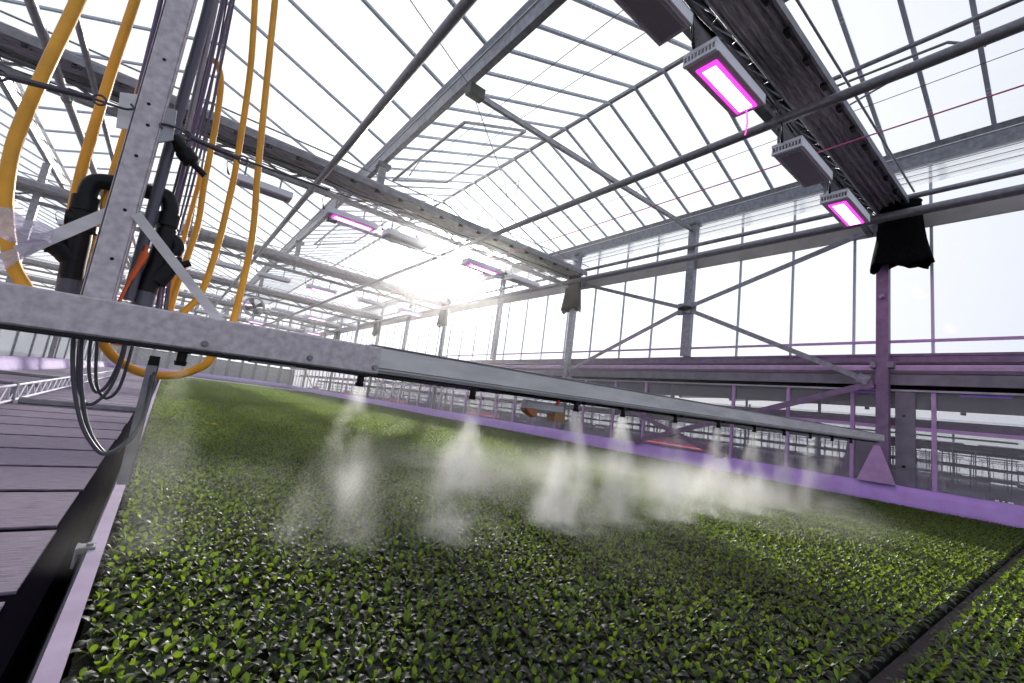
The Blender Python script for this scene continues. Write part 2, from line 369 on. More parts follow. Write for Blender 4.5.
# X bracing
def brace(p, q, lab, mt=STEEL, w=.12):
    root = thing('cross_brace', lab, 'brace', ((p[0] + q[0]) / 2, (p[1] + q[1]) / 2, min(p[2], q[2])))
    MB().bar(p, q, .03, w, (0, 0, 1)).bar((p[0] + .03, p[1], p[2]), (q[0] + .03, q[1], q[2]), .05, .02).build('brace_bar', mt, root)
    for e, g in ((p, q), (q, p)):
        d = (Vector(g) - Vector(e)).normalized() * .22
        MB().bar(Vector(e) + Vector((-.03, 0, 0)), Vector(e) + d + Vector((-.03, 0, 0)), .02, .2).build('end_plate', mt, root)
    return root
c = (12.12, 7.5, 3.76)
brace(c, (12.12, 12.2, 1.80), 'diagonal brace falling left from the upper bracing plate to the sill')
brace(c, (12.12, 11.95, 5.2), 'diagonal brace rising left from the upper bracing plate')
brace(c, (12.12, 2.95, 1.64), 'diagonal brace falling right from the upper bracing plate to the nearest post')
brace(c, (12.12, 2.80, 5.2), 'diagonal brace rising right from the upper bracing plate')
brace((12.14, 2.88, 1.60), (12.14, 8.94, -.46), 'mauve lower brace from the nearest post sill down to the left', PURPD, .14)
brace((12.2, 6.1, -.52), (12.2, 12.3, 1.5), 'mauve lower brace rising left behind the spray bar', PURPD, .14)
for k in range(2):
    ya, yb = (28.2, 33.3) if k == 0 else (48.4, 53.4)
    brace((12.14, ya, -.4), (12.14, yb, 1.5), 'far low diagonal brace of the right wall, %s pair' % ('nearer' if k == 0 else 'farther'), STEELD, .12)

# long pipes along the house
def pipe(p, q, r, lab, mt=STEEL, name='overhead_pipe', hang=None):
    root = thing(name, lab, 'pipe', ((p[0] + q[0]) / 2, (p[1] + q[1]) / 2, p[2]))
    MB().tube([p, q], r, 14).build('pipe_run', mt, root)
    if hang:
        for y in TRUSS:
            if p[1] < y < q[1]:
                MB().tube([(p[0], y - .1, p[2]), (p[0], y - .1, hang)], .012, 6).tube([(p[0], y - .13, p[2]), (p[0], y - .07, p[2])], r * 1.25, 12).build('hanger', STEELD, root)
    return root
Z5 = 5.0
pipe((6.77, YB, Z5), (6.77, 60, Z5), .075, 'long grey overhead pipe passing under the glowing lamps', hang=5.15, mt=LPIPE)
pipe((2.08, YB, Z5), (2.08, 60, Z5), .075, 'long grey overhead pipe left of the middle gutter', hang=5.15, mt=LPIPE)
pipe((-2.6, YB, Z5), (-2.6, 60, Z5), .075, 'grey overhead pipe behind the yellow hoses at left', hang=5.15, mt=LPIPE)
pipe((-2.15, YB, 5.15), (-2.15, 60, 5.15), .05, 'thinner overhead pipe beside the left pipe', LPIPE)
pipe((11.55, YB, 5.15), (11.55, 60, 5.15), .095, 'thick grey pipe running along the right wall below the truss ends', LPIPE)
pipe((12.1, YB, 5.76), (12.1, 60, 5.76), .06, 'thin grey pipe along the right wall above the thick pipe')
m = MB(); m.box(12.37, 12.42, YB, 60, 5.10, 5.50); tag(m.build('wall_screen', mat('beige_screen_roll', (.40, .36, .34), .7, 0, .1, 2)), 'beige flat roll along the right wall just above the big windows', 'screen roll')
P = []
for y in np.linspace(YB, 60, 90):
    P.append([(12.36 - .035 * abs(math.sin(j * PI / 2)) - .02 * j / 8, y, 6.60 - .50 * j / 8) for j in range(9)])
tag(MB().grid(P, smooth=False).build('rolled_film', ROLL), 'whitish pleated film hanging under the right wall gutter', 'film roll')
m = MB()
for z in (6.47, 6.34, 6.2): m.tube([(12.29, YB, z), (12.29, 60, z)], .008, 5)
tag(m.build('tension_strap', WIRE), 'dark cords holding the pleated film under the right gutter', 'cord')

# ------------------------------------------------------------------ roof trusses with gathered screens
def truss(y, n):
    root = thing('roof_truss', '%s lattice roof truss spanning from the left wall to the right wall' % ORD[n], 'truss', (XC - 4, y, 5.1))
    x0, x1 = (XL + .1 if n == 0 else -13.0), 12.18
    MB().box(x0, x1, y - .03, y + .03, 5.40, 5.70).box(x0, x1, y - .07, y + .07, 5.40, 5.43).box(x0, x1, y - .07, y + .07, 5.67, 5.70).build('top_chord', STEELD, root)
    MB().box(x0, x1, y - .075, y - .07, 5.685, 5.715).build('light_edge', CLIP, root)
    MB().box(x0, x1 - .9, y - .075, y + .075, 5.08, 5.11).box(x0, x1 - .9, y - .06, y + .06, 5.11, 5.2).build('bottom_chord', STEELD, root)
    N = 9 if n == 0 else 14; L = (x1 - x0 - .9) / N
    for k in range(N):
        a = x0 + k * L
        MB().tube([(a, y, 5.42), (a + L * .3, y, 5.18)], .032, 6).build('web_bar', STEELD, root)
        MB().tube([(a + L * .34, y, 5.18), (a + L * .62, y, 5.42)], .032, 6).build('web_bar', STEELD, root)
    MB().bar((x1 - .9, y, 5.14), (x1, y, 5.05), .1, .09).build('end_strut', STEELD, root)
    for gx in (XM,):
        MB().box(gx - .1, gx + .1, y - .06, y + .06, 5.7, ZG0 + .03).box(gx - .2, gx + .2, y - .12, y + .12, ZG0 - .1, ZG0 + .03).build('gutter_stub', STEELD, root)
        MB().box(gx - .05, gx + .05, y - .03, y + .03, 5.1, 5.42).build('stub_web', STEELD, root)
    return root
def screen(y, n):
    root = thing('shade_screen', 'dark gathered shade screen bundled beside the %s roof truss' % ORD[n], 'shade screen', (4, y - .5, 5.45))
    xa, xb = (XL + .2 if n == 0 else -13.), 12.1; nx = 120 if n < 2 else 40; nyy = 34 if n < 2 else 14
    y0, y1 = y - .68, y - .06
    P = []
    for i in range(nx + 1):
        x = xa + (xb - xa) * i / nx; r = []
        for j in range(nyy + 1):
            t = j / nyy; yy = y0 + (y1 - y0) * t
            ph = .8 * math.sin(x * .9 + j * .3) + .5 * math.sin(x * 2.3 + 1)
            z = 5.60 + .04 * math.sin(t * 34 + ph) + .025 * math.sin(t * 71 + x * .7) - .05 * math.sin(t * PI) + .02 * math.sin(x * 3.7 + t * 5)
            r.append((x, yy, z))
        r.append((x, y1 + .01, 5.72)); r.append((x, (y0 + y1) / 2, 5.80)); r.append((x, y0 - .01, 5.72)); P.append(r)
    MB().grid(P, closed=True).build('cloth', SCREEN, root)
    MB().box(xa, xb, y0 - .06, y0 - .02, 5.50, 5.64).build('edge_profile', STEELD, root)
    if n < 2:
        for k in range(24):
            x = XL + .9 + k * .68
            MB().box(x - .04, x + .04, y0 - .02, y0 + .05, 5.44, 5.5).box(x + .06, x + .1, y0 + .0, y0 + .05, 5.45, 5.49).build('screen_clip', BLACK, root)
    m = MB()
    m.tube([(xa, y0 - .1, 5.86), (xb, y0 - .1, 5.86)], .02, 6).tube([(xa, y1 + .05, 5.9), (xb, y1 + .05, 5.9)], .015, 6)
    m.build('carrier_wire', STEEL, root)
    return root
def sleeve(y, n, w, zt, zb):
    yc = y - .56 if n == 0 else y - .12
    P = []; nn = 36
    for i in range(12):
        t = i / 11; r = []
        for k in range(nn):
            a = 2 * PI * k / nn; fl = 1 + .5 * t ** 1.6
            wob = 1 + .05 * t * math.sin(a * 11 + i * .4)
            zz = zt + (zb - zt) * t
            if i == 11: zz += .07 * math.sin(a * 3 + 1) + .03 * math.sin(a * 9)
            r.append((12.02 + .19 * math.cos(a) * wob * (1 + .25 * t), yc + w / 2 * math.sin(a) * fl * wob, zz))
        P.append(r)
    root = thing('fabric_sleeve', 'black gathered fabric sleeve hanging around the %s wall post' % ('nearest' if n == 0 else ORD1[n]), 'fabric sleeve', (12.02, yc, zb))
    MB().grid(P, closed=True).build('skirt', BLACKF, root, .008)
    m = MB(); m.tube([(12.02 + .2 * math.cos(a), yc + (w / 2 + .01) * math.sin(a), zt - .03) for a in np.linspace(0, 2 * PI, 25)], .014, 6, cap=False); m.build('draw_cord', BLACK, root)
for n, y in enumerate(TRUSS):
    truss(y, n); screen(y, n); sleeve(y, n, .70 if n == 0 else .66, 5.62, 4.16 if n < 2 else 4.3)
# cables along the nearest truss
for n, y in enumerate(TRUSS[:2]):
    for k, (dz, dy, r) in enumerate(((5.24, -.05, .016), (5.33, -.09, .012), (5.45, -.12, .018), (5.38, .06, .010))):
        pts = [(x, y + dy + .03 * math.sin(x * 1.7 + k), dz + .035 * math.sin(x * 2.1 + k * 2)) for x in np.linspace(XL + .5, 11.6, 60)]
        tag(MB().tube(pts, r, 6).build('power_cable', BLACK if k % 2 == 0 else RUBBER), '%s cable strung along the %s truss' % (['lowest black', 'second lowest grey', 'topmost black', 'thin grey rear'][k], ORD[n]), 'cable')
m = MB()
for k in range(34):
    a = XL + .6 + k * .5; m.tube([(a, 2.9, 5.42), (a + .25, 2.66, 5.2), (a + .5, 2.9, 5.42)], .012, 5)
m.tube([(XL + .5, 2.66, 5.2), (11.6, 2.66, 5.2)], .014, 6)
tag(m.build('cable_rack', STEEL), 'light zigzag wire rack along the nearest truss above the lamps', 'cable rack')
# tie beams between gutters at the intermediate posts
for n, y in enumerate((7.5, 17.6, 28.2, 38.4, 48.4)):
    root = thing('tie_beam', 'slim steel tie from the middle gutter to the right wall, %s from the camera' % ORD[n], 'tie', (8, y, 6.3))
    MB().bar((XM + .1, y, 6.30), (12.3, y, 6.36), .09, .11).build('tie_bar', STEEL, root)
    MB().box(XM - .15, XM + .2, y - .1, y + .1, 6.22, 6.44).build('shoe', BLACK, root)
    if n > 1: MB().bar((XM - .1, y, 6.30), (XL + .2, y, 6.30), .09, .11).build('tie_bar', STEEL, root)
# sagging suspension cables and vent rods
def wire(pts, r, lab, mt=WIRE, name='tension_wire', cat='wire', n=6):
    return tag(MB().tube(pts, r, n).build(name, mt), lab, cat)
wire([(2.0, 7.5, 7.45), (3.76, 7.5, 6.38)], .011, 'thin dark cable running down to the middle gutter shoe')
wire([(3.94, 7.55, 6.2), (5.2, 7.9, 5.0), (5.6, 8.3, 4.8)], .009, 'thin dark cable dropping right from the middle gutter shoe')
wire([(7.92, YB, 4.96), (7.92, 60, 4.96)], .012, 'pink lit cord stretched along the house below the lamps', PINKW, 'stretched_cord', 'cord')
wire([(5.60, 2.75, 4.5), (5.62, 2.74, 4.32), (5.60, 2.75, 4.12)], .012, 'short pink pull cord dangling from the nearest glowing lamp', PINKW, 'pull_cord', 'cord')
def vent(x0, z0, x1, z1, y0, y1, lab):
    root = thing('roof_vent', lab, 'roof vent', ((x0 + x1) / 2, (y0 + y1) / 2, min(z0, z1)))
    m = MB()
    for a, b in (((x0, y0, z0), (x1, y0, z1)), ((x0, y1, z0), (x1, y1, z1)), ((x0, y0, z0), (x0, y1, z0)), ((x1, y0, z1), (x1, y1, z1))): m.bar(a, b, .07, .05)
    m.build('vent_frame', STEEL, root)
    MB().add([(x0, y0, z0), (x1, y0, z1), (x1, y1, z1), (x0, y1, z0)], [(0, 1, 2, 3)]).build('glass_pane', GLASS, root)
    ym = (y0 + y1) / 2
    MB().tube([(x0, ym, z0), (x0 - .3, ym + .1, z0 - .75)], .02, 6).build('push_rod', STEEL, root)
vent(4.7, 7.0, 6.6, 7.75, 9.4, 13.9, 'open glass roof vent frame right of the middle gutter')
vent(4.7, 7.0, 6.6, 7.75, 19.4, 23.9, 'farther open glass roof vent frame right of the middle gutter')
wire([(10.4, 3.7, 8.0), (9.9, 1.3, 7.55), (10.2, .85, 7.4)], .028, 'bent vent push rod under the upper right roof', STEELD, 'vent_rod', 'rod')
wire([(10.9, 3.4, 7.65), (10.0, 1.35, 7.5)], .022, 'lower vent push rod under the upper right roof', STEELD, 'vent_rod', 'rod')
wire([(9.9, YB, 7.80), (9.9, 4.6, 7.80)], .05, 'purlin bar along the upper right roof slope', STEEL, 'purlin', 'purlin')
wire([(5.3, YB, 7.5), (5.3, 60, 7.5)], .008, 'lower thin wire along the slope right of the middle gutter')
wire([(6.3, YB, 7.9), (6.3, 60, 7.9)], .008, 'upper thin wire along the slope right of the middle gutter')
wire([(10.9, YB, 7.55), (10.9, 60, 7.55)], .008, 'thin wire along the right roof slope')
wire([(7.75, 11.0, 7.3), (7.9, 11.3, 6.9), (7.9, 11.3, 6.1)], .014, 'hooked rod hanging below the ridge near the second truss', STEELD, 'hanging_rod', 'rod')
wire([(7.75, 11.0, 7.3), (7.5, 15.5, 7.3)], .012, 'straight rod running from the hooked rod below the ridge', STEELD, 'hanging_rod', 'rod')

# ------------------------------------------------------------------ lamps
def lamp_proto(lit):
    root = bpy.data.objects.new('grow_lamp', None); COL.objects.link(root); root.location = (0, 0, 0)
    l, w, h = 1.33, .43, .17
    m = MB(); m.box(-l / 2 + .05, l / 2, -w / 2, -w / 2 + .012, .02, h).box(-l / 2 + .05, l / 2, w / 2 - .012, w / 2, .02, h).box(-l / 2 + .05, l / 2, -w / 2, w / 2, h - .012, h).box(l / 2 - .012, l / 2, -w / 2, w / 2, .02, h)
    m.box(-l / 2, -l / 2 + .05, -w / 2, w / 2, .115, h).box(-l / 2, -l / 2 + .05, -w / 2, w / 2, .0, .04)
    for k in range(10):
        yy = -w / 2 + .012 + k * (w - .024) / 9; m.box(-l / 2, -l / 2 + .05, yy - .007, yy + .007, .04, .115)
    m.build('housing', WHITE, root)
    m = MB(); m.box(-l / 2 + .05, l / 2 - .012, -w / 2 + .012, w / 2 - .012, .015, .05)
    if not lit:
        for k in range(9):
            yy = -w / 2 + .04 + k * (w - .08) / 8; m.box(-l / 2 + .06, l / 2 - .03, yy - .008, yy + .008, .003, .02)
    m.build('underside', LAMPD, root)
    if lit:
        m = MB(); m.box(-.49, .60, -.135, .135, .004, .016).build('lens_border', LEDP, root)
        m = MB(); m.box(-.42, .565, -.085, .085, -.002, .008).build('lens', LEDC, root)
    else:
        MB().box(-.49, .60, -.135, .135, .0, .006).build('lens', mat('dark_lens', (.34, .28, .34), .3) if 'dark_lens' not in bpy.data.materials else bpy.data.materials['dark_lens'], root)
    m = MB(); m.box(-.42, -.38, -.03, .24, h, h + .03).box(-.42, -.38, .2, .24, h, .60).box(.38, .42, -.03, .24, h, h + .03).box(.38, .42, .2, .24, h, .60)
    m.build('hanger', STEEL, root)
    MB().tube([(-.70, .05, .14), (-.74, .04, .18), (-.78, .02, .29)], [.02, .024, .008], 8).build('plug', BLACK, root)
    MB().tube(smooth_path([(-.78, .02, .29), (-.80, .03, .42), (-.7, .12, .52), (-.55, .2, .56)], 4), .009, 6).build('lead', BLACK, root)
    return root
LIT, UNLIT = lamp_proto(True), lamp_proto(False); used = {True: False, False: False}
def lamp(x, y, z, lit, label):
    p = LIT if lit else UNLIT
    if not used[lit]: used[lit] = True; o = p; o.location = (x, y, z)
    else: o = dup(p, (x, y, z))
    tag(o, label, 'grow lamp', 'glowing grow lamps' if lit else 'unlit grow lamps')
lamp(5.0, 2.745, 4.5, True, 'largest magenta glowing grow lamp, under the nearest truss')
lamp(9.55, 2.70, 4.5, True, 'magenta glowing lamp beside the black sleeve of the nearest truss')
lamp(3.22, 2.78, 4.5, False, 'big unlit grow lamp cut by the top edge of the picture')
lamp(7.52, 2.72, 4.5, False, 'unlit grow lamp between the two glowing lamps of the nearest truss')
for n, y in enumerate(TRUSS[1:5]):
    xs = [(1.0, 0), (3.2, 1), (4.85, 0), (7.6, 1), (9.4, 0)] if n == 0 else [(-3.4, 1), (-1.0, 0), (1.1 + .2 * n, 0), (3.1, 0), (5.2, 1), (7.7, 0), (9.9, 1)]
    if n == 2: xs = [(-3.4, 0), (-1.2, 1), (1.2, 0), (3.2, 1), (5.4, 0), (7.6, 1), (9.8, 0)]
    cl = cu = 0
    for x, lt in xs:
        if lt: nm = ORD1[cl]; cl += 1
        else: nm = ORD1[cu]; cu += 1
        lamp(x, y - .2, 4.5, bool(lt), '%s %s lamp from the left under the %s truss' % (nm, 'magenta glowing' if lt else 'unlit white', ORD[n + 1]))
# circulation fan far back
root = thing('circulation_fan', 'round grey circulation fan hanging far down the house', 'fan', (3.55, 31.5, 4.2))
fc = Vector((3.55, 31.5, 4.25))
MB().tube([fc + Vector((.55 * math.cos(a), 0, .55 * math.sin(a))) for a in np.linspace(0, 2 * PI, 33)], .07, 8, cap=False).build('ring', GREYL, root)
for k in range(4):
    a = k * PI / 2 + .5; d = Vector((math.cos(a), 0, math.sin(a))); e = Vector((-math.sin(a), .35, math.cos(a)))
    MB().prism([fc + d * .08 - e * .06, fc + d * .5 - e * .16, fc + d * .5 + e * .16, fc + d * .08 + e * .06], (0, .02, 0)).build('blade', BLACK, root)
MB().tube([fc + Vector((0, -.1, 0)), fc + Vector((0, .2, 0))], .12, 14).build('hub', BLACK, root)
MB().tube([fc + Vector((0, .05, .58)), fc + Vector((0, .05, .9))], .02).build('bracket', STEELD, root)

# ------------------------------------------------------------------ irrigation boom
boom = thing('irrigation_boom', 'long grey irrigation boom with mast reaching across the crop bed', 'irrigation boom', (-.27, 2.6, .08))
SL = .0205                                           # it rises a little to the far end
def bz(x): return .085 + SL * (x + .3)
def slant(x0, x1, y0, y1, a, b, name, mt, bev=.008):
    m = MB(); pr = [(y0 + bev, a), (y1 - bev, a), (y1, a + bev), (y1, b - bev), (y1 - bev, b), (y0 + bev, b), (y0, b - bev), (y0, a + bev)]
    vs = [(x, p, q + bz(x)) for x in (x0, x1) for p, q in pr]
    m.add(vs, [(i, (i + 1) % 8, 8 + (i + 1) % 8, 8 + i) for i in range(8)] + [tuple(range(7, -1, -1)), tuple(range(8, 16))])
    return m.build(name, mt, boom)
slant(-3.2, .955, 2.495, 2.62, -.008, .150, 'boom_sleeve', ALUM)
slant(.9, 11.35, 2.51, 2.60, .012, .152, 'boom_beam', ALU)
slant(.9, 11.35, 2.505, 2.605, .152, .160, 'top_flange', STEELD, .002)
slant(.9, 11.35, 2.500, 2.605, -.002, .010, 'bottom_flange', STEELD, .002)
slant(.9, 11.35, 2.504, 2.51, .028, .034, 'groove', STEELD, .001)
slant(-1.2, 1.6, 2.49, 2.60, -.026, -.010, 'cable_channel', BLACK, .003)
for x, zz in ((.12, .026), (.58, .03), (.93, .028)):
    MB().tube([(x, 2.475, bz(x) + zz), (x, 2.5, bz(x) + zz)], [.012, .016], 10).build('bolt', STEEL, boom)
NOZ = [.05, .885, 1.655, 2.66, 3.26, 4.09, 4.95, 5.83, 6.72, 7.65, 8.56, 9.5]
for i, x in enumerate(NOZ):
    z = bz(x) - .012
    m = MB(); m.box(x - .03, x + .03, 2.525, 2.585, z - .018, z + .012).tube([(x, 2.555, z - .018), (x, 2.555, z - .055)], .02, 10)
    o = m.build('nozzle', BLACK, boom)
    MB().tube([(x, 2.555, z - .055), (x, 2.555, z - .075)], [.027, .022], 10).build('nozzle_tip', BLACK, o)
    MB().box(x + .09, x + .21, 2.53, 2.58, z - .012, z + .01).build('pipe_clip', BLACK, boom)
MB().tube([(.9, 2.585, bz(.9) - .014), (11.2, 2.585, bz(11.2) - .014)], .012, 8).build('spray_line', BLACK, boom)
slant(.32, .52, 2.49, 2.6, -.03, -.014, 'joint_plate', STEELD, .002)
# mast
m = MB(); m.box(-.342, -.240, 2.625, 2.635, .08, 5.3).box(-.345, -.338, 2.625, 2.70, .08, 5.3).box(-.242, -.235, 2.625, 2.70, .08, 5.3)
m.box(-.345, -.235, 2.693, 2.70, .08, 5.3)
for z in (.43, .92, 1.08, 1.42, 1.18, .66):
    m.tube([(-.287 + .012 * math.sin(z * 20), 2.6245, z), (-.287 + .012 * math.sin(z * 20), 2.629, z)], .008, 8, 1)
m.build('mast', [ALUM, BLACK], boom)
MB().box(-3.2, 2.8, 2.6, 2.72, 5.08, 5.2).build('carriage_beam', STEELD, boom)
p = [at(x, y, 2.63) for x, y in ((120, 92), (141, 95), (135, 131), (116, 127))]; MB().prism(p, (0, .008, 0)).build('mounting_plate', ALU, boom)
p = [at(x, y, 2.63) for x, y in ((161, 106), (177, 110), (173, 140), (155, 143))]; MB().prism(p, (0, .012, 0)).build('mounting_plate', STEEL, boom)
def flat(pts, wpx, Y, name, mt, th=.006):
    a, b = [at(x, y, Y) for x, y in pts]; return MB().bar(a, b, th, wpx, (b - a).cross(Vector((0, 1, 0)))).build(name, mt, boom)
flat(((119, 209), (18, 252)), .050, 2.64, 'flat_brace', ALU)
flat(((136, 214), (220, 322)), .042, 2.612, 'flat_brace', ALU)
# supply pipes beside the mast
def px_tube(pts, Y, r, name, mt, parent=None, n=10, k=6):
    P = [at(x, y, Y if not isinstance(Y, (list, tuple)) else Y[i]) for i, (x, y) in enumerate(pts)]
    return MB().tube(smooth_path(P, k), r, n).build(name, mt, parent)
px_tube([(211, -40), (210, 0), (183, 98), (158, 190), (140, 255), (128, 300)], 2.74, .024, 'riser_pipe', PPIPE, boom)
px_tube([(219, -40), (216, 0), (196, 92), (187, 132)], 2.8, .014, 'riser_pipe', LPIPE, boom)
px_tube([(166, -20), (161, 0), (138, 94)], 2.7, .010, 'conduit', VIOL, boom)
# manifold: inlet stub, Y filter, valve, U bend over the mast, and the same on the other side
CE = 2.78
px_tube([(67, 300), (71, 277)], CE, .043, 'inlet_stub', PPIPE, boom)
px_tube([(71, 280), (74, 262), (79, 240), (82, 222), (85, 206)], CE, .044, 'filter_body', BLACK, boom, 12)
px_tube([(76, 262), (64, 252), (55, 245)], CE, [.045] * 6 + [.042] * 6 + [.05], 'filter_bowl', BLACK, boom, 12)
px_tube([(85, 226), (74, 219), (66, 217)], CE, .038, 'valve_handle', BLACK, boom, 12)
px_tube([(84, 212), (87, 198)], CE, .052, 'coupling_ring', BLACK, boom, 14)
px_tube([(82, 232), (83, 225)], CE, .054, 'coupling_ring', BLACK, boom, 14)
px_tube([(86, 206), (88, 192), (94, 183), (106, 182), (123, 185), (146, 191), (158, 195)], CE, .036, 'bend_pipe', BLACK, boom, 12)
px_tube([(158, 195), (166, 197), (170, 205), (170, 216), (167, 232)], CE, .038, 'bend_pipe', BLACK, boom, 12)
px_tube([(170, 215), (167, 227)], CE, .048, 'coupling_ring', BLACK, boom, 14)
px_tube([(167, 230), (162, 250), (152, 275), (146, 292)], CE, .044, 'filter_body', BLACK, boom, 12)
px_tube([(155, 282), (166, 270), (175, 262), (182, 262)], CE, [.047] * 6 + [.044] * 6 + [.022] * 7, 'filter_bowl', BLACK, boom, 12)
px_tube([(179, 266), (190, 263)], CE, .017, 'drain_valve', BLACK, boom, 10)
px_tube([(147, 290), (141, 310)], CE, .041, 'inlet_stub', PPIPE, boom)
px_tube([(172, 238), (178, 246), (174, 254)], CE, .03, 'valve_handle', BLACK, boom, 10)
px_tube([(173, 138), (184, 152), (193, 164)], 2.74, [.034] * 6 + [.042] * 6 + [.030], 'sprinkler_head', BLACK, boom, 12)
px_tube([(192, 163), (205, 176)], 2.74, .016, 'sprinkler_spout', BLACK, boom, 10)
# hoses, cables
def hose(pts, Y, r, lab):
    o = px_tube(pts, Y, r, 'yellow_hose', YEL, None, 12, 7); return tag(o, lab, 'hose')
hose([(84, -22), (78, 0), (41, 79), (15, 141), (6, 190), (6, 218), (12, 262), (28, 292), (45, 325)], 2.76, .0255, 'leftmost thick yellow hose curving behind the plastic wrap')
hose([(141, -25), (135, 0), (111, 73), (86, 155), (76, 195), (68, 232)], 2.86, .021, 'yellow hose running down to the left black valve')
hose([(150, 60), (138, 100), (126, 135), (108, 195), (95, 233), (89, 262), (90, 300), (100, 335), (113, 356), (140, 372), (176, 375), (203, 366), (212, 356)], 2.82, .021, 'yellow hose behind the mast looping under the boom')
hose([(256, -25), (255, 0), (250, 73), (237, 161), (229, 200), (218, 245), (202, 291), (186, 310), (165, 328), (135, 342), (112, 341), (104, 332)], 2.9, .0165, 'yellow hose right of the pipes that dips behind the boom')
hose([(276, -25), (275, 0), (269, 59), (258, 170), (252, 239), (234, 318), (222, 350)], 2.86, .0175, 'rightmost yellow hose hanging down to the boom')
hose([(205, 61), (212, 60), (218, 66), (221, 85), (215, 129), (204, 185), (198, 224), (184, 266), (175, 292), (168, 318)], 2.95, .0155, 'hooked yellow hose hanging from the black clip by the pipes')
hose([(201, 168), (198, 186), (190, 215), (180, 255), (172, 290), (168, 312)], 3.1, .012, 'thin yellow hose behind the hooked yellow hose')
for i, (x0, x1, r, mt, c) in enumerate(((224, 190, .010, VIOL, 'violet'), (231, 194, .007, VIOL, 'thin violet'), (227, 199, .005, WIRE, 'dark'), (222, 186, .006, RUBBER, 'grey'), (234, 203, .006, VIOL, 'outermost violet'))):
    pts = [(x0 + 5, -30), (x0, 0), (x0 - (x0 - x1) * .62, 95), (x1 - 12, 190), (x1 - 24 - i, 250), (x1 - 34 - i, 320)]
    tag(px_tube(pts, 2.84 + .02 * i, r, 'hanging_cable', mt, None, 6, 4), '%s cable hanging right of the grey riser pipe' % c, 'cable')
for i, pts in enumerate(([(77, 322), (73, 345), (74, 385), (82, 425), (97, 450), (108, 453), (125, 444), (137, 430), (146, 405), (152, 375)],
                         [(86, 324), (81, 350), (82, 395), (89, 430), (102, 451), (112, 452), (128, 440), (140, 425), (149, 400), (155, 372)],
                         [(84, 322), (79, 348), (78, 380), (82, 398), (87, 404), (96, 402), (110, 388), (122, 360), (128, 335)],
                         [(95, 322), (90, 346), (89, 372), (93, 388), (98, 392), (108, 384), (120, 360), (126, 335)],
                         [(100, 322), (97, 345), (96, 378), (100, 393), (108, 398), (119, 388), (128, 362), (134, 340)])):
    tag(px_tube(pts, 2.66 + .03 * i, .0085 if i < 2 else .007, 'cable_loop', RUBBER, None, 7, 5), ['outer long grey cable loop hanging below the boom', 'inner long grey cable loop hanging below the boom', 'shorter dark cable loop left under the boom', 'small dark cable loop under the boom', 'small cable loop nearest the yellow hose'][i], 'cable')
tag(px_tube([(147, 245), (143, 258), (130, 280), (117, 306)], 2.70, [.008] * 4 + [.016] * 4 + [.012] * 4 + [.007] * 7, 'orange_cable', ORANGE, None, 8, 6), 'orange cable bundle running down behind the mast', 'cable')
# guide bar hanging in front of the rail
root = thing('guide_bar', 'grey angle bar hanging under the boom beside the bed rail', 'bar', (-.045, 2.72, -.56))
MB().box(-.07, -.025, 2.715, 2.72, -.56, .01).box(-.03, -.025, 2.715, 2.755, -.56, .01).build('angle_bar', STEEL, root)
MB().box(-.068, -.027, 2.708, 2.74, -.01, .035).build('end_cap', BLACK, root)
# turnbuckle wires
def turn(pts, Y, lab):
    root = thing('tension_wire', lab, 'wire', at(*pts[0], Y)); P = [at(x, y, Y) for x, y in pts]
    MB().tube(P, .0055, 6).build('cable', WIRE, root)
    a, b = P[1], P[2]; MB().tube([a, b], .013, 8).build('turnbuckle', WIRE, root)
    d = (b - a).normalized(); u = d.cross(Vector((0, 1, 0))).normalized()
    for e, s in ((a, -.024), (b, .024)):
        MB().tube([e + d * s + (d * math.cos(t) + u * math.sin(t)) * .022 for t in np.linspace(0, 2 * PI, 15)], .005, 6, cap=False).build('eye', WIRE, root)
    MB().tube(smooth_path([P[-2], P[-1], P[-1] + d * .03 + u * .012, P[-1] + d * .02 + u * .03], 4), .005, 6).build('hook', WIRE, root)
turn([(-40, 60), (8, 77), (92, 98), (112, 105), (125, 109)], 2.60, 'tension wire with turnbuckle running left from the mast plate')
turn([(330, 190), (238, 158), (192, 138), (178, 128), (169, 125)], 2.62, 'tension wire with turnbuckle running right from the mast plate')
# sensor box below the boom
root = thing('sensor_unit', 'grey sensor box with orange ends hanging under the boom', 'sensor', (2.35, 2.62, .04))
MB().bbox(2.15, 2.53, 2.56, 2.63, .015, .095, .02).build('box_body', GREYL, root)
MB().prism([(2.14, 2.555, .03), (2.26, 2.555, .03), (2.24, 2.555, -.03), (2.18, 2.555, -.005)], (0, .08, 0)).build('orange_end', mat('orange_plastic', (.42, .13, .05), .5), root)
MB().box(2.43, 2.545, 2.552, 2.64, -.045, .03).build('lens_end', mat('amber_brown', (.30, .16, .05), .4), root)
MB().tube([(2.46, 2.56, .125), (2.46, 2.56, .09)], .016, 10).build('knob', mat('red_knob', (.6, .05, .03), .4), root)
